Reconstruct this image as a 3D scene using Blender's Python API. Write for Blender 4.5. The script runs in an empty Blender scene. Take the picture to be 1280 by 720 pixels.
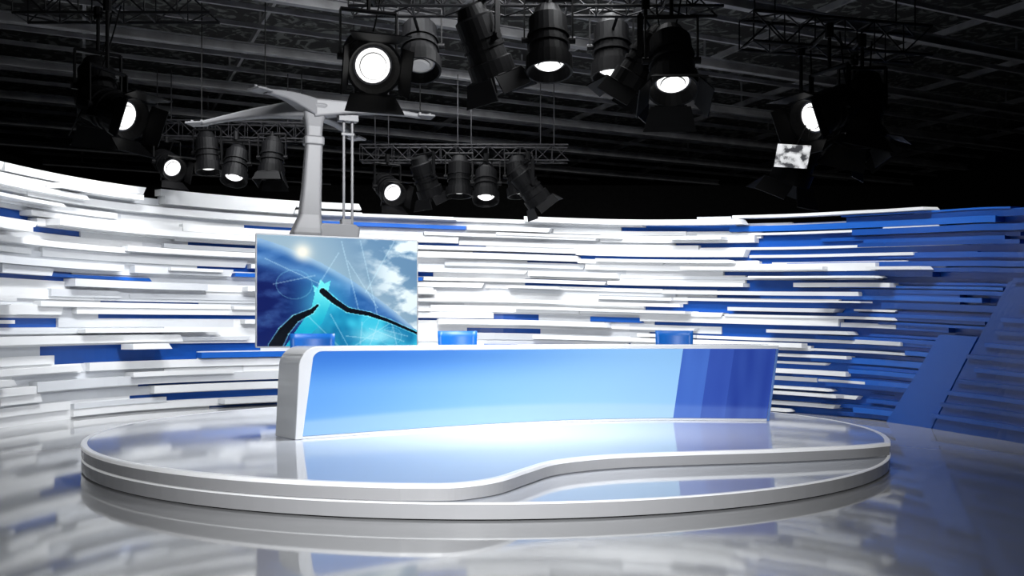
import bpy, bmesh, math, random
from mathutils import Vector, Matrix
random.seed(23)
scene = bpy.context.scene
try:
    scene.view_settings.view_transform = 'Standard'
except Exception:
    pass

# ---------------------------------------------------------------- materials
def s2l(c):
    return tuple(((x/12.92) if x <= .04045 else ((x+.055)/1.055)**2.4) for x in c)

def mat(name, col, rough=.5, metal=0., emit=0., ecol=None, ior=1.5, coat=0., noise=0., nscale=8., spec=.5):
    m = bpy.data.materials.new(name); m.use_nodes = True
    nt = m.node_tree; b = nt.nodes['Principled BSDF']
    b.inputs['Base Color'].default_value = (*col, 1)
    b.inputs['Roughness'].default_value = rough
    b.inputs['Metallic'].default_value = metal
    b.inputs['IOR'].default_value = ior
    b.inputs['Specular IOR Level'].default_value = spec
    b.inputs['Coat Weight'].default_value = coat
    b.inputs['Coat Roughness'].default_value = .03
    if emit:
        b.inputs['Emission Color'].default_value = (*(ecol or col), 1)
        b.inputs['Emission Strength'].default_value = emit
    if noise:
        tc = nt.nodes.new('ShaderNodeTexCoord'); n = nt.nodes.new('ShaderNodeTexNoise')
        n.inputs['Scale'].default_value = nscale; n.inputs['Detail'].default_value = 5
        r = nt.nodes.new('ShaderNodeValToRGB')
        r.color_ramp.elements[0].position = .3; r.color_ramp.elements[1].position = .7
        r.color_ramp.elements[0].color = (*[c*(1-noise) for c in col], 1)
        r.color_ramp.elements[1].color = (*[min(1, c*(1+noise)) for c in col], 1)
        nt.links.new(tc.outputs['Object'], n.inputs['Vector'])
        nt.links.new(n.outputs['Fac'], r.inputs['Fac'])
        nt.links.new(r.outputs['Color'], b.inputs['Base Color'])
    return m

def attr_emit(name, strength, rough=.1, base=.3):
    m = bpy.data.materials.new(name); m.use_nodes = True
    nt = m.node_tree; b = nt.nodes['Principled BSDF']
    a = nt.nodes.new('ShaderNodeVertexColor'); a.layer_name = 'Col'
    mx = nt.nodes.new('ShaderNodeMix'); mx.data_type = 'RGBA'
    mx.inputs[0].default_value = base
    mx.inputs[6].default_value = (0, 0, 0, 1)
    nt.links.new(a.outputs['Color'], mx.inputs[7])
    nt.links.new(mx.outputs[2], b.inputs['Base Color'])
    nt.links.new(a.outputs['Color'], b.inputs['Emission Color'])
    b.inputs['Emission Strength'].default_value = strength
    b.inputs['Roughness'].default_value = rough
    return m

M_floor = mat('floor_gloss', (.42, .425, .435), .055, ior=1.6, noise=.03, nscale=.5)
M_white = mat('slat_white', (.76, .77, .78), .4, noise=.02, nscale=2)
M_white2 = mat('slat_grey', (.60, .62, .65), .35, noise=.02, nscale=2)
M_blue = mat('blue_wall', (.008, .075, .36), .3, spec=.25)
M_blue2 = mat('blue_panel', (.012, .11, .48), .3, spec=.3)
M_blue3 = mat('blue_panel_dark', (.006, .055, .27), .3, spec=.25)
M_deck = mat('deck_gloss', (.66, .69, .76), .06, ior=1.7)
M_rim = mat('rim_white', (.92, .93, .95), .2, emit=.15, ecol=(1, 1, 1))  # slight emission added so the white edges look brightly lit
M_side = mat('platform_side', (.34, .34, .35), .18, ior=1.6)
M_desk = mat('desk_white', (.82, .83, .85), .15, coat=.5)
M_deskside = mat('desk_side_grey', (.42, .43, .44), .2, coat=.5)
M_chair = mat('chair_blue', (.006, .14, .55), .4, noise=.05)
M_metal = mat('chrome', (.6, .6, .62), .2, metal=1)
M_arm = mat('arm_grey', (.11, .11, .115), .45, spec=.3)
M_black = mat('black_housing', (.0022, .0022, .0025), .55, noise=.2, spec=.06)
M_black2 = mat('black_matte', (.006, .006, .006), .9, noise=.3, spec=.1)
M_truss = mat('truss_dark', (.006, .006, .007), .6, spec=.1)
M_beam = mat('beam_grey', (.14, .14, .145), .7, noise=.3, nscale=3, spec=.2)
M_lens = mat('lens_lit', (.8, .8, .8), .2, emit=1.3, ecol=(1, .99, .97))
M_lens2 = mat('lens_dim', (.12, .12, .12), .2, emit=.12, ecol=(1, .99, .97))
M_ring = mat('lens_ring', (.10, .10, .11), .35, metal=.8)

# ---------------------------------------------------------------- helpers
def finish(name, bm, mats, parent=None, smooth=False, loc=None):
    me = bpy.data.meshes.new(name)
    bm.normal_update(); bm.to_mesh(me); bm.free()
    for m in mats: me.materials.append(m)
    if smooth:
        for p in me.polygons: p.use_smooth = True
    o = bpy.data.objects.new(name, me)
    scene.collection.objects.link(o)
    if loc: o.location = loc
    if parent: o.parent = parent
    return o

def empty(name, loc=(0, 0, 0)):
    e = bpy.data.objects.new(name, None); e.location = loc
    scene.collection.objects.link(e); return e

def box(bm, c, s, mi=0, R=None):
    vs = []
    for dx in (-.5, .5):
        for dy in (-.5, .5):
            for dz in (-.5, .5):
                v = Vector((dx*s[0], dy*s[1], dz*s[2]))
                if R: v = R @ v
                vs.append(bm.verts.new(v + Vector(c)))
    for f in ((0, 1, 3, 2), (4, 6, 7, 5), (0, 4, 5, 1), (2, 3, 7, 6), (0, 2, 6, 4), (1, 5, 7, 3)):
        bm.faces.new([vs[i] for i in f]).material_index = mi

def basis(d):
    d = Vector(d).normalized()
    up = Vector((0, 0, 1)) if abs(d.z) < .95 else Vector((0, 1, 0))
    s = d.cross(up).normalized(); u = s.cross(d).normalized()
    return d, s, u

def tube(bm, a, b, r, n=8, mi=0, r2=None, caps=True):
    a = Vector(a); b = Vector(b); r2 = r if r2 is None else r2
    d, s, u = basis(b-a)
    A = []; B = []
    for i in range(n):
        t = 2*math.pi*i/n; k = s*math.cos(t)+u*math.sin(t)
        A.append(bm.verts.new(a+k*r)); B.append(bm.verts.new(b+k*r2))
    for i in range(n):
        j = (i+1) % n
        bm.faces.new((A[i], A[j], B[j], B[i])).material_index = mi
    if caps:
        bm.faces.new(A[::-1]).material_index = mi; bm.faces.new(B).material_index = mi

def loft(bm, rings, mi=0, close=True):
    V = [[bm.verts.new(p) for p in r] for r in rings]
    n = len(V[0])
    for a, b in zip(V[:-1], V[1:]):
        for i in range(n):
            j = (i+1) % n
            bm.faces.new((a[i], a[j], b[j], b[i])).material_index = mi
    if close:
        bm.faces.new(V[0][::-1]).material_index = mi; bm.faces.new(V[-1]).material_index = mi

def rrect(c, ax, ay, hw, hh, rad, n=4):
    c = Vector(c); ax = Vector(ax); ay = Vector(ay); out = []
    rad = min(rad, hw*.99, hh*.99)
    for q, (sx, sy) in enumerate(((1, 1), (-1, 1), (-1, -1), (1, -1))):
        for i in range(n+1):
            t = math.pi/2*(q+i/n)
            out.append(c+ax*(sx*(hw-rad)+rad*math.cos(t))+ay*(sy*(hh-rad)+rad*math.sin(t)))
    return out

def catmull(pts, n=12):
    P = [Vector(p) for p in pts]
    P = [P[0]*2-P[1]]+P+[P[-1]*2-P[-2]]
    out = []
    for i in range(1, len(P)-2):
        a, b, c, d = P[i-1:i+3]
        for k in range(n):
            t = k/n
            out.append(.5*((2*b)+(c-a)*t+(2*a-5*b+4*c-d)*t*t+(3*b-a-3*c+d)*t**3))
    out.append(P[-2]); return out

class Path:
    def __init__(s, pts, n=16):
        s.p = catmull(pts, n); s.s = [0]
        for a, b in zip(s.p[:-1], s.p[1:]):
            s.s.append(s.s[-1]+(Vector((b.x, b.y))-Vector((a.x, a.y))).length)
        s.L = s.s[-1]
    def at(s, q):
        import bisect
        i = min(max(bisect.bisect(s.s, q)-1, 0), len(s.p)-2)
        t = (q-s.s[i])/(s.s[i+1]-s.s[i])
        return s.p[i].lerp(s.p[i+1], t) if 0 <= t <= 1 else s.p[i]+(s.p[i+1]-s.p[i])*t
    def tan(s, q):
        d = s.at(q+.05)-s.at(q-.05); d.z = 0
        return d.normalized()
    def s_of_x(s, x, ymin=-99):
        best = min(range(len(s.p)), key=lambda i: abs(s.p[i].x-x)+(0 if s.p[i].y > ymin else 99))
        return s.s[best]

# ---------------------------------------------------------------- room shell
X0, X1, Y0, Y1, ZC = -13, 13, -5, 29, 6.9
bm = bmesh.new(); box(bm, (0, 12, -.05), (X1-X0, Y1-Y0, .1)); finish('floor', bm, [M_floor])

mc = bpy.data.materials.new('ceiling_dark'); mc.use_nodes = True
nt = mc.node_tree; b = nt.nodes['Principled BSDF']; b.inputs['Roughness'].default_value = .9
tc = nt.nodes.new('ShaderNodeTexCoord'); n = nt.nodes.new('ShaderNodeTexNoise')
n.inputs['Scale'].default_value = 2.6; n.inputs['Detail'].default_value = 9; n.inputs['Distortion'].default_value = 2.2
r = nt.nodes.new('ShaderNodeValToRGB')
r.color_ramp.elements[0].position = .52; r.color_ramp.elements[0].color = (.003, .003, .003, 1)
r.color_ramp.elements[1].position = .60; r.color_ramp.elements[1].color = (.08, .084, .08, 1)
nt.links.new(tc.outputs['Object'], n.inputs['Vector']); nt.links.new(n.outputs['Fac'], r.inputs['Fac'])
nt.links.new(r.outputs['Color'], b.inputs['Base Color'])
bm = bmesh.new(); box(bm, (0, 12, ZC+.05), (X1-X0, Y1-Y0, .1)); finish('ceiling', bm, [mc])
for nm, c, s in (('wall_left', (X0-.05, 12, ZC/2), (.1, Y1-Y0, ZC)), ('wall_right', (X1+.05, 12, ZC/2), (.1, Y1-Y0, ZC)),
                 ('wall_back', (0, Y1+.05, ZC/2), (X1-X0, .1, ZC)), ('wall_front', (0, Y0-.05, ZC/2), (X1-X0, .1, ZC))):
    bm = bmesh.new(); box(bm, c, s); finish(nm, bm, [M_black2])

# ---------------------------------------------------------------- curved slat wall (x, y, top height)
W = Path([(-6.9, 8.2, 3.8), (-7.5, 10.8, 3.85), (-7.6, 13.7, 3.92), (-6.83, 16.5, 4.02), (-4.81, 18.6, 4.08), (-2.4, 19.65, 4.1),
          (0, 19.95, 4.05), (2.5, 19.0, 3.85), (4.69, 17.0, 3.62), (5.97, 15.05, 3.45), (6.47, 12.7, 3.22), (6.6, 11.6, 3.1), (6.65, 9.5, 3.0)])
def wp(s, f, off):
    p = W.at(s); t = W.tan(s); nrm = Vector((t.y, -t.x, 0))   # inward
    q = p + nrm*off; return Vector((q.x, q.y, f*p.z))
slat_wall = empty('curved_slat_wall', (0, 0, 0))
bm = bmesh.new(); N = 120; rows = []
for i in range(N+1):
    s = W.L*i/N
    rows.append([bm.verts.new(wp(s, 0, 0)), bm.verts.new(wp(s, .945, 0)), bm.verts.new(wp(s, .945, -.15)), bm.verts.new(wp(s, 0, -.15))])
for a, c in zip(rows[:-1], rows[1:]):
    for k in range(4):
        bm.faces.new((a[k], a[(k+1) % 4], c[(k+1) % 4], c[k])).material_index = 0
finish('backing_shell', bm, [M_blue], slat_wall)

def board(bm, s0, s1, f0, f1, o0, o1, mi, slant=0., tilt=0.):
    n = max(2, int((s1-s0)/.3)); prev = None
    for i in range(n+1):
        s = s0+(s1-s0)*i/n
        sl = slant if i == n else 0
        ring = [bm.verts.new(wp(s+sl, f0, o0)), bm.verts.new(wp(s, f1, o0)), bm.verts.new(wp(s, f1, o1-tilt)), bm.verts.new(wp(s+sl, f0, o1))]
        if prev:
            for k in range(4):
                bm.faces.new((prev[k], prev[(k+1) % 4], ring[(k+1) % 4], ring[k])).material_index = mi
        else: bm.faces.new(ring[::-1]).material_index = mi
        prev = ring
    bm.faces.new(prev).material_index = mi
bm = bmesh.new()
NR = 26
sx = lambda x: W.s_of_x(x, 14)
s_1080 = sx(5.85)
for rI in range(NR):
    f = rI/NR*.985
    endS = s_1080 - 4.2 + 2.6*f + random.uniform(-1.5, 1.0)
    s = random.uniform(-2, 0)
    while s < endS:
        ln = random.uniform(1.4, 5); s1 = min(s+ln, endS); a = max(s, 0)
        rel = s/W.L
        pb = .24 if rel < .55 else .42
        if s1-a > .3 and random.random() > pb:
            if not (rI >= NR-2 and random.random() < .5):
                board(bm, a, s1, f, f+1/NR*.985, .004, random.uniform(.02, .07), 0 if random.random() < .6 else 1)
        s = s1
        if s1 >= endS: break
for rI in range(NR):
    f = (rI+.12)/NR
    endS = s_1080 + (-.2 + 3.0*(f**1.2)) + random.uniform(-1.3, .6)
    if rI >= NR-1: endS = W.L
    for layer in range(2):
        s = random.uniform(-1.5, 0) if layer == 0 else random.uniform(0, 2)
        while s < endS:
            ln = random.choice((random.uniform(.9, 2.2), random.uniform(2, 4.5), random.uniform(3, 6.5)))
            s1 = min(s+ln, endS)
            rel = s/W.L
            right = s > s_1080-4
            if layer == 0:
                pg = .24 if rel < .62 else .30
                if rI >= NR-2: pg = .4
                if random.random() > pg and s1-max(s, 0) > .3:
                    h = random.choice((random.uniform(.35, .6), random.uniform(.6, 1.0)))/NR
                    if right: h = random.uniform(.25, .55)/NR
                    ff = f+random.uniform(-.1, .2)/NR
                    mi = 0 if random.random() < .78 else 1
                    if random.random() < .04: mi = 2
                    board(bm, max(s, 0), s1-.02, ff, min(ff+h, 1.0), .004, random.uniform(.08, .26), mi, random.choice((0, 0, .06, -.06)), 0)
            else:
                if random.random() < (.18 if right else .38) and s1-max(s, 0) > .5 and rI < NR-1:
                    h = random.uniform(.3, .7)/NR; f2 = f+random.uniform(.1, .4)/NR
                    if right: h *= .6
                    board(bm, max(s, 0), s1-.3, f2, f2+h, .15, random.uniform(.28, .46), 0, random.choice((0, .08)), 0)
            s = s1
            if s1 >= endS: break
            s += random.choice((0, 0, .0, .25)) if layer == 0 else random.uniform(.2, 2.)
for rI in range(NR*2):
    if random.random() < .85:
        f = (rI+random.uniform(0, .5))/(NR*2)
        a = s_1080+random.uniform(-3, 1.8)*(.4+.6*f); b_ = a+random.uniform(1.5, 5)
        if f > .5: b_ = a+random.uniform(2, 6)
        lim = s_1080+.9+4.6*f
        if min(b_, lim, W.L)-a > .3:
            board(bm, a, min(b_, lim, W.L), f, min(f+random.uniform(.3, .75)/NR, .96), .004, random.uniform(.05, .14), random.choice((2, 3, 3, 4)))
finish('slats', bm, [M_white, M_white2, M_blue2, M_blue, M_blue3], slat_wall)
bm = bmesh.new()
def facet(pts, off, mi):
    (a, b_, c, d) = pts; n = 24; V = []
    for i in range(n+1):
        t = i/n; row = []
        lo = (a[0]+(b_[0]-a[0])*t, a[1]); hi = (d[0]+(c[0]-d[0])*t, d[1])
        for k in range(9):
            q = k/8; row.append((lo[0]+(hi[0]-lo[0])*q, lo[1]+(hi[1]-lo[1])*q))
        V.append([bm.verts.new(wp(s, f, off)) for s, f in row]+[bm.verts.new(wp(s, f, off-.03)) for s, f in row[::-1]])
    m = len(V[0])
    for p, q in zip(V[:-1], V[1:]):
        for k in range(m): bm.faces.new((p[k], p[(k+1) % m], q[(k+1) % m], q[k])).material_index = mi
    bm.faces.new(V[0]); bm.faces.new(V[-1][::-1])
sb = s_1080
facet([(sb+.6, .0), (sb+1.7, .0), (sb+2.75, .42), (sb+1.9, .42)], .15, 0)
facet([(sb+1.74, .0), (W.L, .0), (W.L, .66), (sb+3.4, .66)], .155, 1)
for k in range(12):
    f = .05+.055*k; a = sb+1.5+3.0*f+random.uniform(0, .5)
    board(bm, a, min(W.L, a+random.uniform(2, 4)), f, f+.018, .15, .19, k % 2)
finish('blue_facets', bm, [M_blue, M_blue3], slat_wall)

# ---------------------------------------------------------------- platform
CX, CY, CR = -.27, 11.3, 4.52
def circ(r, a0, a1, n):
    return [Vector((CX+r*math.cos(math.radians(a0+(a1-a0)*i/n)), CY+r*math.sin(math.radians(a0+(a1-a0)*i/n)), 0)) for i in range(n+1)]
arc = circ(CR, -97, -24-360, 110)
cut = catmull([arc[-1], (3.45, 9.22, 0), (2.6, 8.93, 0), (1.7, 8.72, 0), (.95, 8.5, 0), (.42, 8.12, 0), (.15, 7.62, 0), (-.1, 7.1, 0), (-.42, 6.83, 0), arc[0]], 8)
upper = arc+cut[1:-1]
def offset(pts, d):
    n = len(pts); out = []
    for i in range(n):
        t = (pts[(i+1) % n]-pts[i-1]).normalized()
        out.append(pts[i]+Vector((t.y, -t.x, 0))*(-d))
    return out
def prism(bm, layers, mis, top_mi):
    V = [[bm.verts.new((p.x, p.y, z)) for p in pts] for pts, z in layers]
    n = len(V[0])
    for k, (a, b_) in enumerate(zip(V[:-1], V[1:])):
        for i in range(n):
            j = (i+1) % n
            bm.faces.new((a[i], a[j], b_[j], b_[i])).material_index = mis[k]
    bm.faces.new(V[-1]).material_index = top_mi
    bmesh.ops.recalc_face_normals(bm, faces=bm.faces)
plat = empty('presenter_platform')
bm = bmesh.new()
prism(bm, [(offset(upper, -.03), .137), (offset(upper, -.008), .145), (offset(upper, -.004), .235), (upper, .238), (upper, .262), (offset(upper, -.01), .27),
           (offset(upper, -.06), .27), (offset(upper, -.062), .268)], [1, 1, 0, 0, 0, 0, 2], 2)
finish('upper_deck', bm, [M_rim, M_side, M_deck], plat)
low = circ(CR, -97, -97-360, 140)[:-1]
bm = bmesh.new()
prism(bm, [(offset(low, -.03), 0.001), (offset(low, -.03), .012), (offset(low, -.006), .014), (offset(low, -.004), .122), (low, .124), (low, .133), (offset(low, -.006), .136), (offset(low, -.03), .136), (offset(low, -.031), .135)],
      [3, 1, 1, 1, 0, 0, 0, 2], 2)  # black lowest strip paints a shadow line under the step
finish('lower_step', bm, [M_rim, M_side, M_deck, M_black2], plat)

# ---------------------------------------------------------------- desk
D = Path([(-2.23, 9.79, 0), (-1.27, 10.53, 0), (-.36, 11.18, 0), (.61, 11.7, 0), (1.4, 11.93, 0), (2.18, 12.02, 0), (3.27, 11.93, 0)])
ZB = .27; DL = D.L
def dp(s, z, off):
    p = D.at(s); t = D.tan(min(max(s, 0.05), DL-.05)); nb = Vector((-t.y, t.x, 0))
    q = p+nb*off; return Vector((q.x, q.y, z))
desk = empty('news_desk')
bm = bmesh.new(); st = []
for i in range(9):
    k = i/8; st.append(((-.085+.04*k, ZB+.76*k), (.0+.12*k, ZB+.002+.83*k)))
for i in range(1, 15):
    a = math.pi/2*i/14
    st.append(((-.045+.24*(1-math.cos(a)), 1.03+.22*math.sin(a)), (.12+.11*(1-math.cos(a)), 1.10+.095*math.sin(a))))
for i in range(1, 41):
    k = i/40; st.append(((.195+(DL-.05)*k, 1.25), (.23+(DL-.08)*k, 1.195)))
prev = None; q = 0
for (o, n_) in st:
    dep = .46+.26*max(0, min(1, (o[0]-.1)/1.5))
    ring = [bm.verts.new(dp(*o, -.05)), bm.verts.new(dp(*n_, -.05)), bm.verts.new(dp(*n_, dep)), bm.verts.new(dp(*o, dep))]
    if prev:
        for k in range(4): bm.faces.new((prev[k], prev[(k+1) % 4], ring[(k+1) % 4], ring[k])).material_index = 1 if (k == 3 and q < 15) else 0
    else: bm.faces.new(ring[::-1])
    prev = ring; q += 1
bm.faces.new(prev)
bmesh.ops.recalc_face_normals(bm, faces=bm.faces)
fr = finish('frame', bm, [M_desk, M_deskside], desk)
bv = fr.modifiers.new('bev', 'BEVEL'); bv.width = .012; bv.segments = 3; bv.limit_method = 'ANGLE'; bv.angle_limit = math.radians(50)
def lerp3(a, b_, t): t = max(0, min(1, t)); return tuple(a[i]+(b_[i]-a[i])*t for i in range(3))
def sm(e0, e1, x):
    t = max(0, min(1, (x-e0)/(e1-e0))); return t*t*(3-2*t)
from mathutils import noise as NZm
NS, NZ = 300, 40
BANDS = [round(v/DL*NS) for v in (4.95, 5.29, 5.6)]
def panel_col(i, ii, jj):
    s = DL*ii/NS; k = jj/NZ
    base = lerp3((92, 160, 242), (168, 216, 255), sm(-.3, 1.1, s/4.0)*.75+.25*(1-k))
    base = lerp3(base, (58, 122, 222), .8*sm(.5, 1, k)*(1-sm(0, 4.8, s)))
    refl_band = .16+.06*math.sin(s*.6)  # lighter foot of the panel: a reflection painted into its colour
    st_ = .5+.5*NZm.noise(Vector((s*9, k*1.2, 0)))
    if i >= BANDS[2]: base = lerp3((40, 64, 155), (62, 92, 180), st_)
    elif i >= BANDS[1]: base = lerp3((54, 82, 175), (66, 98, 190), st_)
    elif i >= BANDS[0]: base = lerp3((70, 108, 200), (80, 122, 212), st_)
    if i < BANDS[0]: base = lerp3(base, (196, 226, 255), .45*(1-sm(refl_band-.02, refl_band+.05, k)))
    else: base = lerp3(base, (150, 180, 240), .22*(1-sm(refl_band-.02, refl_band+.05, k)))
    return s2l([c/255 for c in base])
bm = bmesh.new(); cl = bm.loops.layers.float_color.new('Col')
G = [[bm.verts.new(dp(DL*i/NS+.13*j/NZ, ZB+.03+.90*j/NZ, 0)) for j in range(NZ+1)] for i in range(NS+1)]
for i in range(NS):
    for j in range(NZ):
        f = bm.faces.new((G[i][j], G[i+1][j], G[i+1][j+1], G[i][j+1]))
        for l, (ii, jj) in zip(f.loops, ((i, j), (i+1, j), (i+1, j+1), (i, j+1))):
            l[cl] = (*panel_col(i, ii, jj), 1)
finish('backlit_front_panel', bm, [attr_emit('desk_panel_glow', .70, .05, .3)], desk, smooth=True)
def strip(name, pts4, m):
    bm = bmesh.new(); prev = None
    for i in range(61):
        s = DL*i/60
        ring = [bm.verts.new(dp(s+ds, z, o)) for ds, z, o in pts4]
        if prev:
            for k in range(4): bm.faces.new((prev[k], prev[(k+1) % 4], ring[(k+1) % 4], ring[k]))
        else: bm.faces.new(ring)
        prev = ring
    bm.faces.new(prev)
    bmesh.ops.recalc_face_normals(bm, faces=bm.faces)
    finish(name, bm, [m], desk)
strip('foot_strip', [(0, ZB, -.02), (0, ZB+.025, -.02), (0, ZB+.025, .028), (0, ZB, .028)], M_desk)
strip('inner_panel', [(0, ZB, .03), (.13, 1.2, .03), (.13, 1.2, .07), (0, ZB, .07)], M_desk)
bm = bmesh.new()
loft(bm, [[dp(DL, ZB, -.03), dp(DL+.03, ZB, -.03), dp(DL+.03, ZB, .68), dp(DL, ZB, .68)],
          [dp(DL+.12, 1.2, -.03), dp(DL+.15, 1.2, -.03), dp(DL+.15, 1.2, .68), dp(DL+.12, 1.2, .68)]])
finish('end_panel', bm, [mat('end_glass', (.15, .28, .65), .1, coat=1)], desk)

# ---------------------------------------------------------------- chairs
def chair(loc, yaw, top):
    e = empty('swivel_chair', loc); e.rotation_euler = (0, 0, yaw)
    bm = bmesh.new()
    rings = []
    for i in range(9):
        k = i/8; z = .50+(top-.50)*k; w = .20+.07*math.sin(math.pi*min(1, k*.9+.1)*.5); y = .20+.05*k
        ring = []
        for j in range(9):
            t = -1+2*j/8; ring.append((w*t, y+.0-.07*t*t, z))
        for j in range(8, -1, -1):
            t = -1+2*j/8; ring.append((w*t, y+.035-.07*t*t, z))
        rings.append([Vector(p) for p in ring])
    loft(bm, rings)
    finish('backrest', bm, [M_chair], e, True)
    bm = bmesh.new()
    loft(bm, [rrect((0, 0, z), (1, 0, 0), (0, 1, 0), w, w*.95, .1) for z, w in ((.44, .20), (.45, .235), (.50, .25), (.53, .23), (.54, .18))])
    finish('seat', bm, [M_chair], e, True)
    bm = bmesh.new()
    tube(bm, (0, 0, .08), (0, 0, .44), .028, 14)
    tube(bm, (0, 0, .05), (0, 0, .13), .05, 14)
    box(bm, (0, .2, .47), (.06, .14, .02))
    for i in range(5):
        a = 2*math.pi*i/5+.3; c, s = math.cos(a), math.sin(a)
        tube(bm, (0, 0, .10), (.27*c, .27*s, .065), .022, 8, r2=.013)
        tube(bm, (.27*c-.02*s, .27*s+.02*c, .03), (.27*c+.02*s, .27*s-.02*c, .03), .03, 10)
        tube(bm, (.27*c, .27*s, .03), (.27*c, .27*s, .07), .008, 6)
    finish('swivel_base', bm, [M_metal], e)
chair((-2.40, 11.15, ZB), .2, 1.12)
chair((-.72, 12.55, ZB), .15, 1.16)
chair((2.33, 13.25, ZB), -.1, 1.17)

# ---------------------------------------------------------------- hanging television
tv = empty('hanging_television', (-2.585, 13.9, 2.02)); tv.rotation_euler = (0, 0, math.atan2(1.0, 2.25))
TW, TH = 1.23, .83
bm = bmesh.new()
loft(bm, [rrect((0, y, 0), (1, 0, 0), (0, 0, 1), w, h, .02) for y, w, h in ((.08, TW-.2, TH-.2), (.03, TW-.005, TH-.005), (0, TW, TH), (-.012, TW, TH), (-.02, TW-.008, TH-.008))])
finish('bezel', bm, [mat('bezel_silver', (.38, .39, .41), .3, metal=.3)], tv)
def seg(px, py, a, b_):
    ax, ay = a; bx, by = b_; dx, dy = bx-ax, by-ay
    t = max(0, min(1, ((px-ax)*dx+(py-ay)*dy)/(dx*dx+dy*dy)))
    return math.hypot(px-ax-t*dx, py-ay-t*dy), t
def inpoly(x, y, P):
    c = False; j = len(P)-1
    for i in range(len(P)):
        if (P[i][1] > y) != (P[j][1] > y) and x < (P[j][0]-P[i][0])*(y-P[i][1])/(P[j][1]-P[i][1])+P[i][0]: c = not c
        j = i
    return c
lines = [((126, 95), (104, 5)), ((150, 90), (112, 30)), ((135, 70), (172, 2)), ((20, 62), (70, 50)), ((150, 100), (128, 3)), ((10, 30), (75, 60)),
         ((60, 100), (100, 141)), ((120, 141), (165, 112)), ((90, 100), (112, 141)), ((100, 20), (70, 70)), ((160, 120), (190, 128)), ((130, 110), (128, 138)), ((110, 128), (150, 132)),
         ((140, 118), (185, 135)), ((152, 108), (140, 141)), ((170, 112), (176, 141))]
circs = [(45, 62, 22), (150, 118, 20), (168, 128, 14)]
shell = [(50, 141), (68, 118), (84, 94), (92, 72), (104, 86), (130, 96), (165, 110), (203, 120), (203, 141)]
spike = [(66, 92), (70, 74), (68, 62), (74, 66), (77, 54), (82, 60), (90, 56), (87, 70), (92, 80), (80, 110), (50, 141), (34, 141)]
crackA = [(22, 141), (32, 122), (46, 106), (66, 96), (74, 88)]
crackB = [(80, 70), (94, 82), (112, 94), (140, 99), (166, 108), (203, 124)]
def tvcol(x, y):
    hz = 4+.25*x+.0016*x*x
    nse = NZm.fractal(Vector((x*.028, y*.05, 0)), 1., 2., 6)
    n2 = NZm.fractal(Vector((x*.025+9, y*.025, 3)), 1., 2., 3)
    if y < hz:
        c = lerp3((138, 168, 190), (100, 138, 172), (hz-y)/70)
        c = lerp3(c, (226, 240, 245), max(0, min(1, nse*1.9+.4))*sm(110, 175, x))
        c = lerp3(c, (168, 192, 204), .45*sm(140, 50, x))
    else:
        c = lerp3((150, 185, 214), (40, 92, 160), sm(0, 16, y-hz))
        c = lerp3(c, (14, 28, 92), sm(140, 10, x)*sm(12, 60, y-hz))
        c = lerp3(c, (100, 150, 210), .6*max(0, nse))
    if x < 115: c = lerp3(c, (120, 170, 215), .5*math.exp(-((y-(30+.3*x))/7)**2))
    c = lerp3(c, (255, 248, 230), math.exp(-((x-55)**2+(y-20)**2)/110.))
    c = lerp3(c, (80, 210, 238), .65*math.exp(-((x-80)**2/800+(y-85)**2/700)))
    if inpoly(x, y, shell):
        c = lerp3((60, 195, 225), (12, 115, 165), max(0, min(1, sm(80, 141, y)*.5+1.2*n2+.15)))
        c = lerp3(c, (175, 232, 245), .7*math.exp(-((x-150)**2/900+(y-128)**2/90)))
        c = lerp3(c, (4, 40, 80), .5*sm(110, 80, x)*sm(110, 141, y))
    if inpoly(x, y, spike):
        c = lerp3((110, 235, 240), (15, 165, 200), sm(60, 125, y)+.4*n2)
    for a, b_ in lines:
        d, t = seg(x, y, a, b_)
        if d < .8: c = lerp3(c, (200, 235, 248), .32)
    for cx, cy, r_ in circs:
        if abs(math.hypot(x-cx, (y-cy)*1.2)-r_) < .7: c = lerp3(c, (150, 230, 245), .25)
    for cr_, w0, w1 in ((crackA, 8.0, 1.5), (crackB, 4.2, 1.6)):
        m = len(cr_)-1
        for k in range(m):
            d, t = seg(x, y, cr_[k], cr_[k+1])
            w = w0+(w1-w0)*(k+t)/m
            if d < w: c = (6, 12, 22); break
            elif d < w+1.2: c = lerp3(c, (150, 240, 250), .45)
    return s2l([max(0, min(255, v))/255 for v in c])
bm = bmesh.new(); cl = bm.loops.layers.float_color.new('Col'); NX, NY = 203, 141
w_, h_ = TW-.022, TH-.022
G = [[bm.verts.new((-w_+2*w_*i/NX, -.0215, h_-2*h_*j/NY)) for j in range(NY+1)] for i in range(NX+1)]
for i in range(NX):
    for j in range(NY):
        f = bm.faces.new((G[i][j], G[i][j+1], G[i+1][j+1], G[i+1][j])); c = tvcol(i+.5, j+.5)
        for l in f.loops: l[cl] = (*c, 1)
finish('screen_picture', bm, [attr_emit('screen_glow', .92, .2, .12)], tv)
bm = bmesh.new()
CXl = -.42; CYl = .22
loft(bm, [rrect((CXl+dx, CYl, z), (1, 0, 0), (0, 1, 0), w, w*.8, .05) for z, w, dx in
          ((.72, .19, -.04), (.88, .22, -.04), (.95, .21, -.02), (1.15, .16, .02), (1.6, .14, .05), (2.2, .125, .08), (2.22, .15, .08), (2.32, .15, .08), (2.34, .12, .08), (2.48, .125, .08), (2.66, .16, .08), (2.80, .20, .08), (2.86, .16, .08))])
loft(bm, [rrect((.02, CYl-.02, z), (1, 0, 0), (0, 1, 0), w, .14, .04) for z, w in ((.76, .30), (.98, .32), (1.03, .26))])
loft(bm, [rrect((.15, CYl, z), (1, 0, 0), (0, 1, 0), .08, .08, .02) for z in (1.0, 1.12)])
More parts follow.
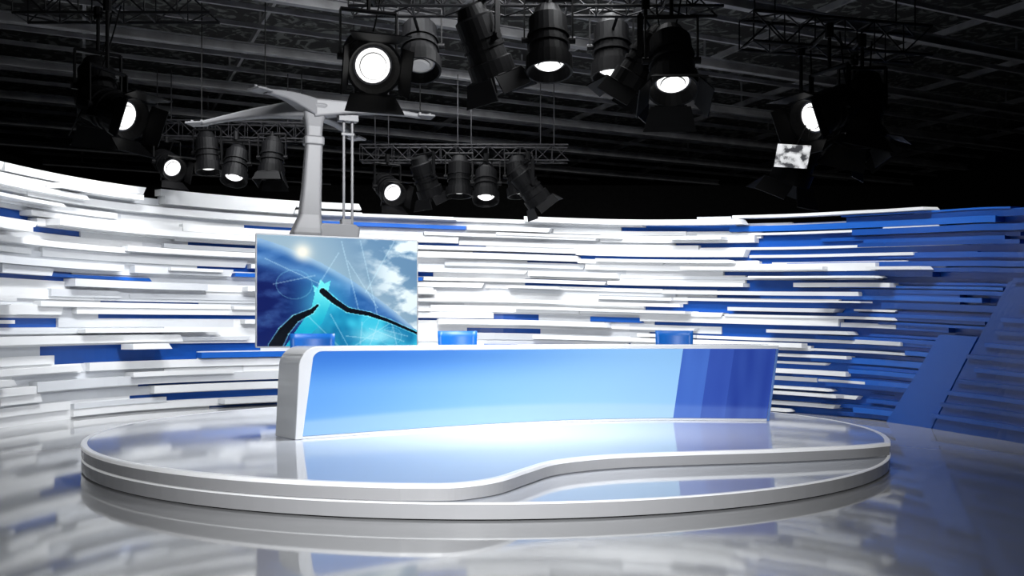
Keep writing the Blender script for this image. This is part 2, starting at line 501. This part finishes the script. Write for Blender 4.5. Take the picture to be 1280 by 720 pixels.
box(bm, (0, .13, .2), (.5, .12, .8))
box(bm, (-.2, .16, .65), (.6, .08, .3))
def arm(p0, p1, w0, h0, w1, h1):
    p0 = Vector(p0); p1 = Vector(p1); d = (p1-p0); d.z = 0; d.normalize(); s = Vector((-d.y, d.x, 0))
    rs = []
    for i in range(9):
        k = i/8; c = p0.lerp(p1, k)+Vector((0, 0, .05*math.sin(math.pi*k))); e = (1-k)**1.5
        rs.append(rrect(c, s, (0, 0, 1), w1+(w0-w1)*e, h1+(h0-h1)*e, .03, 3))
    loft(bm, rs)
    box(bm, p1+d*.08, (.26, .26, .03), 0, Matrix.Rotation(math.atan2(d.y, d.x), 3, 'Z'))
    for q in (-.08, .08):
        tube(bm, p1+d*(.08+q)+Vector((0, 0, .01)), p1+d*(.08+q)+Vector((0, 0, .06)), .025, 8)
A0 = Vector((CXl+.08, CYl, 2.75))
arms = [(-1.12, -.2, 2.84), (1.30, .1, 2.78), (-1.85, 1.2, 2.60), (.55, 1.3, 2.62)]
for a in arms: arm(A0, a, .15, .14, .055, .035)
tube(bm, (.12, CYl, 1.0), (.12, CYl, 2.68), .022, 10); tube(bm, (.25, CYl, 1.0), (.25, CYl, 2.68), .022, 10)
box(bm, (.18, CYl, 2.66), (.30, .16, .1))
box(bm, (.18, CYl, 2.42), (.2, .05, .04))
bmesh.ops.recalc_face_normals(bm, faces=bm.faces)
mt = finish('ceiling_mount', bm, [M_arm], tv)
bv = mt.modifiers.new('bev', 'BEVEL'); bv.width = .008; bv.segments = 2; bv.limit_method = 'ANGLE'
bm = bmesh.new()
for a in arms: tube(bm, (a[0], a[1], a[2]), (a[0], a[1], ZC-2.02-.01), .008, 6)
finish('hanger_rods', bm, [M_black2], tv)

# ---------------------------------------------------------------- ceiling grid
ang = math.radians(25); U = Vector((math.cos(ang), math.sin(ang), 0)); Vv = Vector((-math.sin(ang), math.cos(ang), 0))
O = Vector((0, 12, 0)); bm = bmesh.new()
R3 = Matrix.Rotation(ang, 3, 'Z')
def clip(o, d):
    t0, t1 = -60, 60
    for ax, lo, hi in ((0, X0+.1, X1-.1), (1, Y0+.1, Y1-.1)):
        if abs(d[ax]) < 1e-6: continue
        a = (lo-o[ax])/d[ax]; b_ = (hi-o[ax])/d[ax]
        t0 = max(t0, min(a, b_)); t1 = min(t1, max(a, b_))
    return t0, t1
i = 0; k = -18.
while k < 19:
    o = O+Vv*k; t0, t1 = clip(o, U)
    if t1-t0 > .5:
        c = o+U*((t0+t1)/2)
        if i % 3: box(bm, (c.x, c.y, 6.25), (t1-t0, .05, .07), 0, R3)
        else:
            box(bm, (c.x, c.y, 6.22), (t1-t0, .12, .02), 0, R3); box(bm, (c.x, c.y, 6.15), (t1-t0, .02, .14), 0, R3); box(bm, (c.x, c.y, 6.08), (t1-t0, .12, .02), 0, R3)
    k += .85; i += 1
k = -18.
while k < 19:
    o = O+U*k; t0, t1 = clip(o, Vv)
    if t1-t0 > .5:
        c = o+Vv*((t0+t1)/2)
        box(bm, (c.x, c.y, 6.42), (.05, t1-t0, .10), 0, R3)
        for q in range(int((t1-t0)/3.4)):
            p = o+Vv*(t0+1.7+3.4*q); tube(bm, (p.x, p.y, 6.45), (p.x, p.y, ZC-.01), .02, 6)
    k += 2.6
finish('ceiling_grid', bm, [M_beam])

# ---------------------------------------------------------------- trusses
rig = empty('lighting_truss')
def truss(nm, p0, p1, size=.3, drops=(), rc=.018):
    bm = bmesh.new(); p0 = Vector(p0); p1 = Vector(p1); L = (p1-p0).length; d = (p1-p0).normalized(); s = Vector((-d.y, d.x, 0)).normalized(); z = Vector((0, 0, 1)); h = size/2
    cor = [s*h+z*h, -s*h+z*h, -s*h-z*h, s*h-z*h]
    for c in cor: tube(bm, p0+c, p1+c, rc, 8)
    n = max(2, int(L/size))
    for i in range(n):
        a = p0+d*(L*i/n); b_ = p0+d*(L*(i+1)/n)
        for k in range(4):
            c0, c1 = cor[k], cor[(k+1) % 4]
            if i % 2: c0, c1 = c1, c0
            tube(bm, a+c0, b_+c1, rc*.55, 5, caps=False)
            tube(bm, a+cor[k], a+cor[(k+1) % 4], rc*.45, 5, caps=False)
    for t in drops:
        a = p0+d*(L*t)
        for q in (-.12, .12):
            tube(bm, a+d*q+z*h, Vector((a.x+d.x*q, a.y+d.y*q, 6.04)), .009, 6)
    return finish(nm, bm, [M_truss], rig)
truss('span_1', (-5.3, 10.0, 4.95), (-3.2, 10.0, 4.95), .32, (.1, .9))
truss('span_2', (-1.7, 9.8, 4.95), (2.2, 9.8, 4.95), .32, (.1, .5, .9))
truss('span_3', (2.5, 9.9, 4.62), (4.6, 10.4, 4.62), .32, (.1, .9))
truss('span_4', (-6.4, 16.3, 5.0), (-3.6, 16.6, 5.0), .28, (.1, .9), .013)
truss('span_5', (-2.7, 16.6, 4.62), (1.0, 16.6, 4.62), .28, (.1, .5, .9), .013)

# ---------------------------------------------------------------- spotlights
def spot(P, d, r=.155, lit=1, ztr=4.8, flare=.55, doors=1., ytr=None):
    P = Vector(P); d, s, u = basis(d); bm = bmesh.new()
    prof = [(-.62, .45), (-.60, .8), (-.50, 1.05), (-.48, 1.25), (-.30, 1.25), (-.30, 1.38), (-.27, 1.38), (-.27, 1.25), (-.20, 1.25), (-.20, 1.38), (-.17, 1.38),
            (-.17, 1.25), (-.06, 1.3), (-.05, 1.5), (.10, 1.5), (.10, 1.36), (.04, 1.2), (.0, 1.05)]
    L = r/.155
    rings = []
    for x, k in prof:
        rings.append([P+d*(x*L)+(s*math.cos(2*math.pi*i/24)+u*math.sin(2*math.pi*i/24))*r*k for i in range(24)])
    V = [[bm.verts.new(p) for p in rg] for rg in rings]
    for a, b_ in zip(V[:-1], V[1:]):
        for i in range(24):
            j = (i+1) % 24; bm.faces.new((a[i], a[j], b_[j], b_[i]))
    bm.faces.new(V[0][::-1])
    pr = V[-1]
    for x, k, mi in ((.0, .94, 2), (.012, .86, 1), (.02, .74, 1), (.03, .70, 2), (.035, .50, 1)):
        ring = [bm.verts.new(P+d*(x*L)+(s*math.cos(2*math.pi*i/24)+u*math.sin(2*math.pi*i/24))*r*k) for i in range(24)]
        for i in range(24):
            j = (i+1) % 24; bm.faces.new((pr[i], pr[j], ring[j], ring[i])).material_index = mi
        pr = ring
    bm.faces.new(pr).material_index = 1
    if doors > 0:
        for q in range(4):
            a = math.pi/2*q; o = s*math.cos(a)+u*math.sin(a); t = -s*math.sin(a)+u*math.cos(a)
            fl = flare if q % 2 else flare*.8
            dd = (d*math.cos(fl)+o*math.sin(fl)); ln = r*(1.5 if q % 2 else 1.2)*doors
            h = P+d*.10*L+o*r*1.4
            w0, w1 = r*1.2, r*(1.6 if q % 2 else 1.25)
            nrm = dd.cross(t).normalized()*.006
            q4 = [h-t*w0, h+t*w0, h+dd*ln+t*w1, h+dd*ln-t*w1]
            loft(bm, [[p-nrm for p in q4], [p+nrm for p in q4]])
            tube(bm, h-t*w0*.8, h+t*w0*.8, .012, 6)
    c = P-d*.25*L; hs = Vector((s.x, s.y, 0)); hs = hs.normalized() if hs.length > .1 else Vector((1, 0, 0))
    hw = r*1.55
    topz = Vector((0, 0, r*2.6))
    for sg in (-1, 1):
        a = c+hs*hw*sg
        tube(bm, a-hs*.05*sg, a+hs*.03*sg, .035, 10)
        b_ = a+topz
        loft(bm, [[a+hs*.008*x+hs.cross(Vector((0, 0, 1)))*.03*y for x, y in ((-1, -1), (1, -1), (1, 1), (-1, 1))],
                  [b_+hs*.008*x+hs.cross(Vector((0, 0, 1)))*.03*y for x, y in ((-1, -1), (1, -1), (1, 1), (-1, 1))]])
    tube(bm, c-hs*hw+topz, c+hs*hw+topz, .022, 6)
    tube(bm, c+topz, Vector((c.x, c.y, max(ztr, c.z+topz.z+.05))), .02, 8)
    tube(bm, Vector((c.x, c.y, ztr-.08)), Vector((c.x, c.y, ztr+.06)), .045, 8)
    if ytr is not None: tube(bm, Vector((c.x, c.y, ztr)), Vector((c.x, ytr, ztr)), .018, 6)
    prev = None
    for i in range(9):
        k = i/8; p = (P-d*.6*L).lerp(Vector((c.x+.12, c.y+.05, ztr)), k)-Vector((0, 0, .14*math.sin(math.pi*k)))
        if prev: tube(bm, prev, p, .009, 5, caps=False)
        prev = p
    return finish('stage_spotlight', bm, [M_black, M_lens if lit else M_lens2, M_ring])
Z1 = 4.79
spot((-3.97, 9.5, 3.61), (.84, -.36, -.38), .155, 1, Z1, .4, ytr=9.84)
spot((-4.35, 9.8, 3.75), (.2, -.25, -.95), .15, 0, Z1, ytr=9.84)
spot((-1.35, 9.0, 3.98), (.28, -.86, -.5), .18, 1, Z1, .5, .9, ytr=9.64)
spot((-1.04, 10.5, 4.44), (.05, -.38, -.9), .16, 0, Z1, .3, 0, ytr=9.96)
spot((-.22, 9.6, 4.15), (.35, .3, -.9), .16, 0, Z1, .3, ytr=9.64)
spot((.38, 9.5, 4.15), (.02, -.22, -.95), .16, 1, Z1, .3, 0, ytr=9.64)
spot((1.13, 10.5, 4.38), (.0, -.15, -.97), .16, 1, Z1, .3, 0, ytr=9.96)
spot((1.56, 9.0, 3.82), (-.02, -.42, -.9), .165, 1, Z1, .8, 1., ytr=9.64)
spot((1.25, 9.6, 4.0), (-.5, .2, -.8), .15, 0, Z1, .5, ytr=9.64)
Z2 = 4.46
f9 = spot((3.02, 9.3, 3.55), (-.80, -.44, -.42), .155, 1, Z2, .4, .9, ytr=9.9)
spot((3.62, 9.7, 3.50), (-.2, -.12, -.97), .16, 0, Z2, .6, ytr=10.0)
spot((3.95, 10.3, 3.5), (.5, -.35, -.85), .155, 1, Z2, .6, .8, ytr=10.3)
spot((3.05, 10.1, 3.12), (-.3, .3, -.9), .15, 0, Z2, .6)
for x, y, z, d, l in ((-5.93, 16.2, 4.30, (.65, -.65, -.45), 1), (-5.3, 16.2, 4.32, (.1, -.1, -.97), 1), (-4.79, 16, 4.12, (.0, -.4, -.9), 1), (-4.2, 16.2, 4.25, (0, -.2, -.9), 0)):
    spot((x, y, z), d, .155, l, 4.85, .4, 0 if l and x > -5.5 else .8, ytr=16.4)
for x, y, z, d, l in ((-2.06, 16, 3.84, (.45, -.75, -.45), 1), (-1.45, 16.3, 3.92, (.3, .3, -.9), 0), (-.92, 16.2, 3.9, (0, -.08, -.97), 1), (-.45, 16, 3.78, (0, -.38, -.9), 1), (.14, 16.2, 3.9, (.1, -.08, -.97), 1), (.42, 16, 3.75, (.6, .2, -.8), 0)):
    spot((x, y, z), d, .155, l, 4.47, .4, 0 if x in (-.45, -.92, .14) else .8, ytr=16.45)
mr = bpy.data.materials.new('reflector_painted_glow'); mr.use_nodes = True; nt = mr.node_tree; b = nt.nodes['Principled BSDF']
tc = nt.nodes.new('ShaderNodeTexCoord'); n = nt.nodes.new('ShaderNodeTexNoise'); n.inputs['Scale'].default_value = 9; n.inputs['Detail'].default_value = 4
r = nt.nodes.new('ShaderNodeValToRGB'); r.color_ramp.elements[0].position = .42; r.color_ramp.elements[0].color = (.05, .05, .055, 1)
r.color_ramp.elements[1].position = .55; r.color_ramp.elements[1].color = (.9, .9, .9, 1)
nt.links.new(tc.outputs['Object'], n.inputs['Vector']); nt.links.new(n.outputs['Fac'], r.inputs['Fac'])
nt.links.new(r.outputs['Color'], b.inputs['Base Color']); nt.links.new(r.outputs['Color'], b.inputs['Emission Color']); b.inputs['Emission Strength'].default_value = .6  # mottled emission stands in for light reflected off the plate
bm = bmesh.new()
Rr = Matrix.Rotation(math.radians(-55), 3, 'X') @ Matrix.Rotation(.15, 3, 'Y')
box(bm, (2.78, 9.2, 3.14), (.32, .24, .012), 0, Rr)
tube(bm, (2.78, 9.22, 3.16), (2.98, 9.4, 3.50), .008, 6, mi=1); tube(bm, (2.9, 9.25, 3.16), (3.03, 9.4, 3.5), .008, 6, mi=1)
finish('bounce_reflector', bm, [mr, M_black], f9)

# ---------------------------------------------------------------- lights
def area(name, loc, tgt, sx_, sy_, w, col=(1, 1, 1), spread=180):
    l = bpy.data.lights.new(name, 'AREA'); l.shape = 'RECTANGLE'; l.size = sx_; l.size_y = sy_; l.energy = w; l.color = col; l.spread = math.radians(spread)
    o = bpy.data.objects.new(name, l); scene.collection.objects.link(o); o.location = loc
    o.rotation_euler = (Vector(tgt)-Vector(loc)).to_track_quat('-Z', 'Y').to_euler(); return o
cw = (.97, .985, 1)
area('wash_lamp', (-5.0, 12.9, 5.95), (-7.2, 15.0, 1.2), 1.8, .3, 115, cw, 120)
area('wash_lamp', (-4.0, 15.2, 5.95), (-5.6, 17.9, 1.2), 1.8, .3, 110, cw, 120)
area('wash_lamp', (-1.0, 15.8, 5.95), (-1.5, 19.7, 1.2), 2.2, .3, 140, cw, 120)
area('wash_lamp', (2.0, 15.0, 5.95), (3.2, 18.4, 1.2), 2.0, .3, 130, cw, 120)
area('wash_lamp', (3.8, 12.2, 5.95), (6.2, 14.5, 1.2), 1.6, .3, 80, cw, 110)
area('fill_lamp', (-.8, 9.6, 5.95), (-1.0, 19.3, 1.6), 3, .6, 260, cw, 95)
area('fill_lamp', (1.5, 9.0, 5.95), (-7.2, 14.5, 1.4), 2, .6, 110, cw, 75)
area('stage_lamp', (.6, 10.8, 5.9), (-.2, 10.6, .3), 2.2, 1.2, 190, cw, 80)
area('key_lamp', (-.8, -1.5, 3.4), (0, 8.5, .3), 1.5, 1, 110, cw, 50)

world = bpy.data.worlds.new('world'); scene.world = world; world.use_nodes = True
world.node_tree.nodes['Background'].inputs[0].default_value = (.01, .01, .011, 1)

# ---------------------------------------------------------------- camera
cam = bpy.data.cameras.new('camera'); co = bpy.data.objects.new('camera', cam); scene.collection.objects.link(co)
co.location = (0, 0, 1.35); co.rotation_euler = (math.radians(90), 0, 0)
cam.sensor_width = 36; cam.lens = 36*1160/1280; cam.shift_y = 61/1280; cam.clip_end = 200
scene.camera = co
